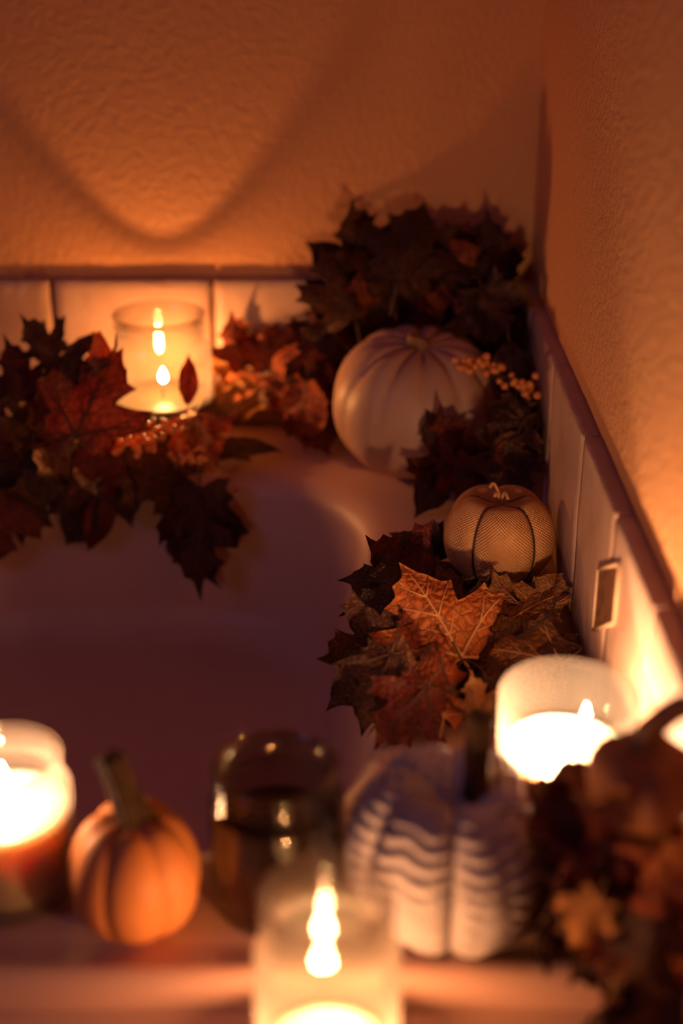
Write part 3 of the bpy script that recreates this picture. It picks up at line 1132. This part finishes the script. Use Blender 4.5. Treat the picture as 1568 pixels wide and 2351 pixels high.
# --- D : sprig with berries between the two pumpkins and the right wall
g = garland('dark sprig with orange berry clusters between the pale pumpkin and right wall tiles', (0.125, 1.15, 0.0))
for a in [
    (1225, 965, 150, 235, 'brown', 1, 0, -45, 1.13), (1235, 925, 110, 70, 'dark', 2, 0, -45, 1.15), (1175, 1045, 110, 350, 'red', 5, 10, -10, 1.095),
    (1170, 1030, 120, 240, 'brown', 5, 0, -20, 1.10), (1215, 1010, 150, 260, 'dark', 3, 5, -30, 1.11), (1225, 1070, 150, 280, 'dark', 1, 0, -40, 1.09),
    (1035, 1050, 190, 110, 'maroon', 2, 5, 10, 1.135), (1000, 1120, 140, 240, 'dark', 5, 10, 10, 1.12), (1055, 1095, 120, 300, 'maroon', 3, 15, 0, 1.12),
    (1010, 1010, 120, 105, 'dark', 5, 0, 20, 1.14), (1240, 1000, 150, 80, 'dark', 2, 0, -45, 1.12),
]:
    leaf(g, a[0], a[1], a[2], a[3], a[4], a[5], a[6], a[7], y=a[8])
twig(g, [at(1010, 1120, y=1.12), at(1100, 1060, y=1.115), at(1180, 960, y=1.13), at(1200, 890, y=1.135), at(1140, 860, y=1.140)], 0.0014)
berries(g, at(1058, 838, y=1.150), at(1140, 850, y=1.145), 24, 0.0033, 0.0040, 11)
berries(g, at(1160, 872, y=1.140), at(1225, 905, y=1.130), 20, 0.0034, 0.0038, 12)

# --- E : in focus on the right rim
g = garland('garland of orange veined maple leaves spilling over right rim below the burlap pumpkin', (0.10, 0.92, 0.0))
for a in [  # u, v, px, angle, colour, kind, e, side, z
    (930, 1310, 190, 150, 'maroon', 2, 20, 10, 0.022), (965, 1265, 130, 140, 'dark', 3, 15, 10, 0.020), (1040, 1310, 170, 60, 'red', 1, 45, 0, 0.020),
    (890, 1380, 160, 170, 'dark', 1, 20, 20, 0.012), (900, 1440, 170, 190, 'dark', 4, 20, 10, 0.010), (1120, 1360, 170, 80, 'brown', 0, 60, 0, 0.008),
    (1060, 1350, 160, 100, 'brown', 2, 55, 0, 0.016),
    (860, 1510, 210, 200, 'dark', 2, 20, 0, 0.014), (830, 1560, 160, 220, 'dark', 5, 30, 0, 0.012), (880, 1600, 200, 250, 'dark', 1, 20, 0, 0.016),
    (1170, 1400, 170, 130, 'dark', 1, 40, 0, 0.014), (1240, 1415, 230, 48, 'ochre', 0, 50, -14, 0.022), (1275, 1375, 130, 75, 'ochre', 3, 25, -25, 0.026),
    (1180, 1388, 150, 110, 'ochre', 2, 55, 0, 0.018), (1070, 1510, 130, 20, 'dark', 6, 45, 0, 0.016), (1090, 1570, 150, 300, 'dark', 2, 50, 0, 0.008),
    (1270, 1510, 240, 20, 'brown', 0, 45, -10, 0.020), (1225, 1505, 260, 150, 'ochre', 0, 50, -5, 0.022),
    (1140, 1560, 150, 190, 'brown', 1, 45, 0, 0.020), (1320, 1490, 130, 60, 'brown', 1, 40, -25, 0.022),
    (970, 1600, 210, 160, 'red', 4, 25, 0, 0.022), (1030, 1610, 130, 70, 'orange', 4, 35, 10, 0.028), (940, 1620, 190, 230, 'maroon', 1, 20, 0, 0.030),
    (1095, 1610, 100, 100, 'ochre', 2, 30, 0, 0.028), (960, 1500, 150, 200, 'maroon', 2, 25, 0, 0.020), (900, 1570, 170, 160, 'brown', 3, 30, 0, 0.024),
    (1090, 1440, 150, 60, 'dark', 1, 50, 0, 0.016), (1130, 1640, 150, 280, 'dark', 1, 40, 0, 0.014),
]:
    leaf(g, a[0], a[1], a[2], a[3], a[4], a[5], a[6], a[7], z=a[8])
place_leaf(g, Vector((0.118, 0.990, 0.0074)), Vector((-0.5, -0.85, 0)), Vector((0, 0, 1)), 0.062, 'brown', 0, free=False)
place_leaf(g, Vector((0.130, 1.005, 0.0076)), Vector((0.6, 0.7, 0)), Vector((0, 0, 1)), 0.050, 'brown', 0, free=False)
leaf(g, 1012, 1428, 300, 112, 'orange', 0, 30, 6, z=0.040)
twig(g, [at(1165, 1475, z=0.020), at(1230, 1438, z=0.036), at(1268, 1400, z=0.040), at(1275, 1370, z=0.044)], 0.0013)
twig(g, [at(1210, 1450, z=0.033), at(1207, 1418, z=0.034)], 0.0008)
twig(g, [at(1240, 1430, z=0.037), at(1270, 1440, z=0.036)], 0.0007)
twig(g, [at(1040, 1290, z=0.012), at(1030, 1400, z=0.020), at(1060, 1500, z=0.020), at(1100, 1540, z=0.018), at(1110, 1640, z=0.02)], 0.0016)
twig(g, [at(1045, 1545, z=0.020), at(1066, 1515, z=0.024), at(1105, 1545, z=0.022), at(1108, 1600, z=0.02)], 0.0009)
twig(g, [at(1040, 1475, z=0.045), at(1060, 1515, z=0.03)], 0.0011)

# --- F : out of focus heap on the front right corner
g = garland('blurred dark red leaf garland piled on the front corner around the brown pumpkin', (0.145, 0.60, 0.0))
rnd = random.Random(77)
for a in [  # u, v, px, angle, colour, kind, e, side, t
    (1350, 1790, 100, 200, 'brown', 1, 20, 10, 0.715), (1415, 1838, 120, 330, 'ochre', 6, 10, -15, 0.662), (1340, 1870, 210, 230, 'maroon', 2, 10, 10, 0.715),  # ochre, orange and red in this heap put candlelit patches into leaf colour
    (1300, 1965, 130, 300, 'ochre', 5, 0, -20, 0.713), (1420, 1920, 220, 250, 'maroon', 1, 10, 0, 0.710), (1505, 1900, 200, 280, 'red', 2, 10, -15, 0.690),
    (1552, 1868, 150, 100, 'orange', 0, 10, -30, 0.668), (1548, 1985, 180, 250, 'orange', 0, 0, -35, 0.673), (1330, 2050, 170, 240, 'brown', 1, 10, 0, 0.715),
    (1430, 2030, 200, 200, 'maroon', 4, 10, 0, 0.710), (1348, 2105, 150, 240, 'ochre', 0, 0, -20, 0.687), (1400, 2175, 120, 280, 'ochre', 6, 0, -15, 0.681),
    (1470, 2110, 210, 300, 'red', 2, 0, 0, 0.690), (1560, 2090, 170, 270, 'red', 0, 0, -35, 0.661), (1540, 2190, 200, 250, 'red', 3, 0, 0, 0.675),
    (1460, 2190, 170, 210, 'maroon', 1, 0, 0, 0.680), (1380, 1990, 190, 260, 'dark', 3, 10, 0, 0.715), (1480, 1980, 190, 300, 'dark', 1, 10, 0, 0.715),
    (1310, 1880, 140, 260, 'dark', 5, 10, 0, 0.715), (1580, 1780, 120, 60, 'red', 1, 10, -20, 0.675), (1400, 1900, 170, 170, 'dark', 1, 20, 0, 0.715),
    (1520, 2060, 200, 200, 'dark', 2, 10, 0, 0.700), (1320, 2130, 130, 220, 'brown', 5, 0, 0, 0.710), (1590, 1960, 160, 270, 'red', 1, 0, -20, 0.675),
    (1500, 2270, 190, 250, 'dark', 1, 0, 0, 0.685), (1550, 2290, 180, 280, 'brown', 4, 0, 0, 0.675), (1470, 2340, 190, 200, 'dark', 2, 0, 0, 0.675),
    (1560, 2350, 180, 260, 'dark', 3, 0, 0, 0.665), (1410, 2345, 130, 200, 'dark', 5, 0, 0, 0.675), (1600, 2180, 200, 270, 'dark', 1, 0, -10, 0.655),
]:
    leaf(g, a[0], a[1], a[2], a[3], a[4], a[5], a[6], a[7], t=a[8])
twig(g, [(0.085, 0.585, 0.004), (0.105, 0.590, 0.045), (0.125, 0.580, 0.075), (0.145, 0.560, 0.050), (0.140, 0.545, 0.012)], 0.0018)
# the body of the heap, from the deck up to the pumpkin it carries
for i in range(26):
    s = i / 25
    x = rnd.uniform(0.098 + 0.012 * s, 0.152)
    y = rnd.uniform(0.560, 0.622 - 0.03 * s)
    z = 0.008 + (pb.z - 0.034) * s
    a = rnd.uniform(0, 6.28)
    place_leaf(g, Vector((x, y, z)), Vector((math.cos(a), math.sin(a), rnd.uniform(-0.3, 0.3))).normalized(),
               Vector((rnd.uniform(-0.5, 0.3), rnd.uniform(-0.8, 0.1), 1.0)).normalized(), rnd.uniform(0.036, 0.050),
               rnd.choice(('dark', 'maroon', 'brown', 'dark')), rnd.choice((0, 1, 2, 4)))
for dx, dy, a in ((-0.002, -0.003, 2.2), (-0.004, 0.003, 4.0)):
    place_leaf(g, Vector((pb.x + dx, pb.y + dy, pb.z - 0.0215)), Vector((math.cos(a), math.sin(a), 0)), Vector((0, 0, 1)), 0.036,
               'maroon', 0, free=False)
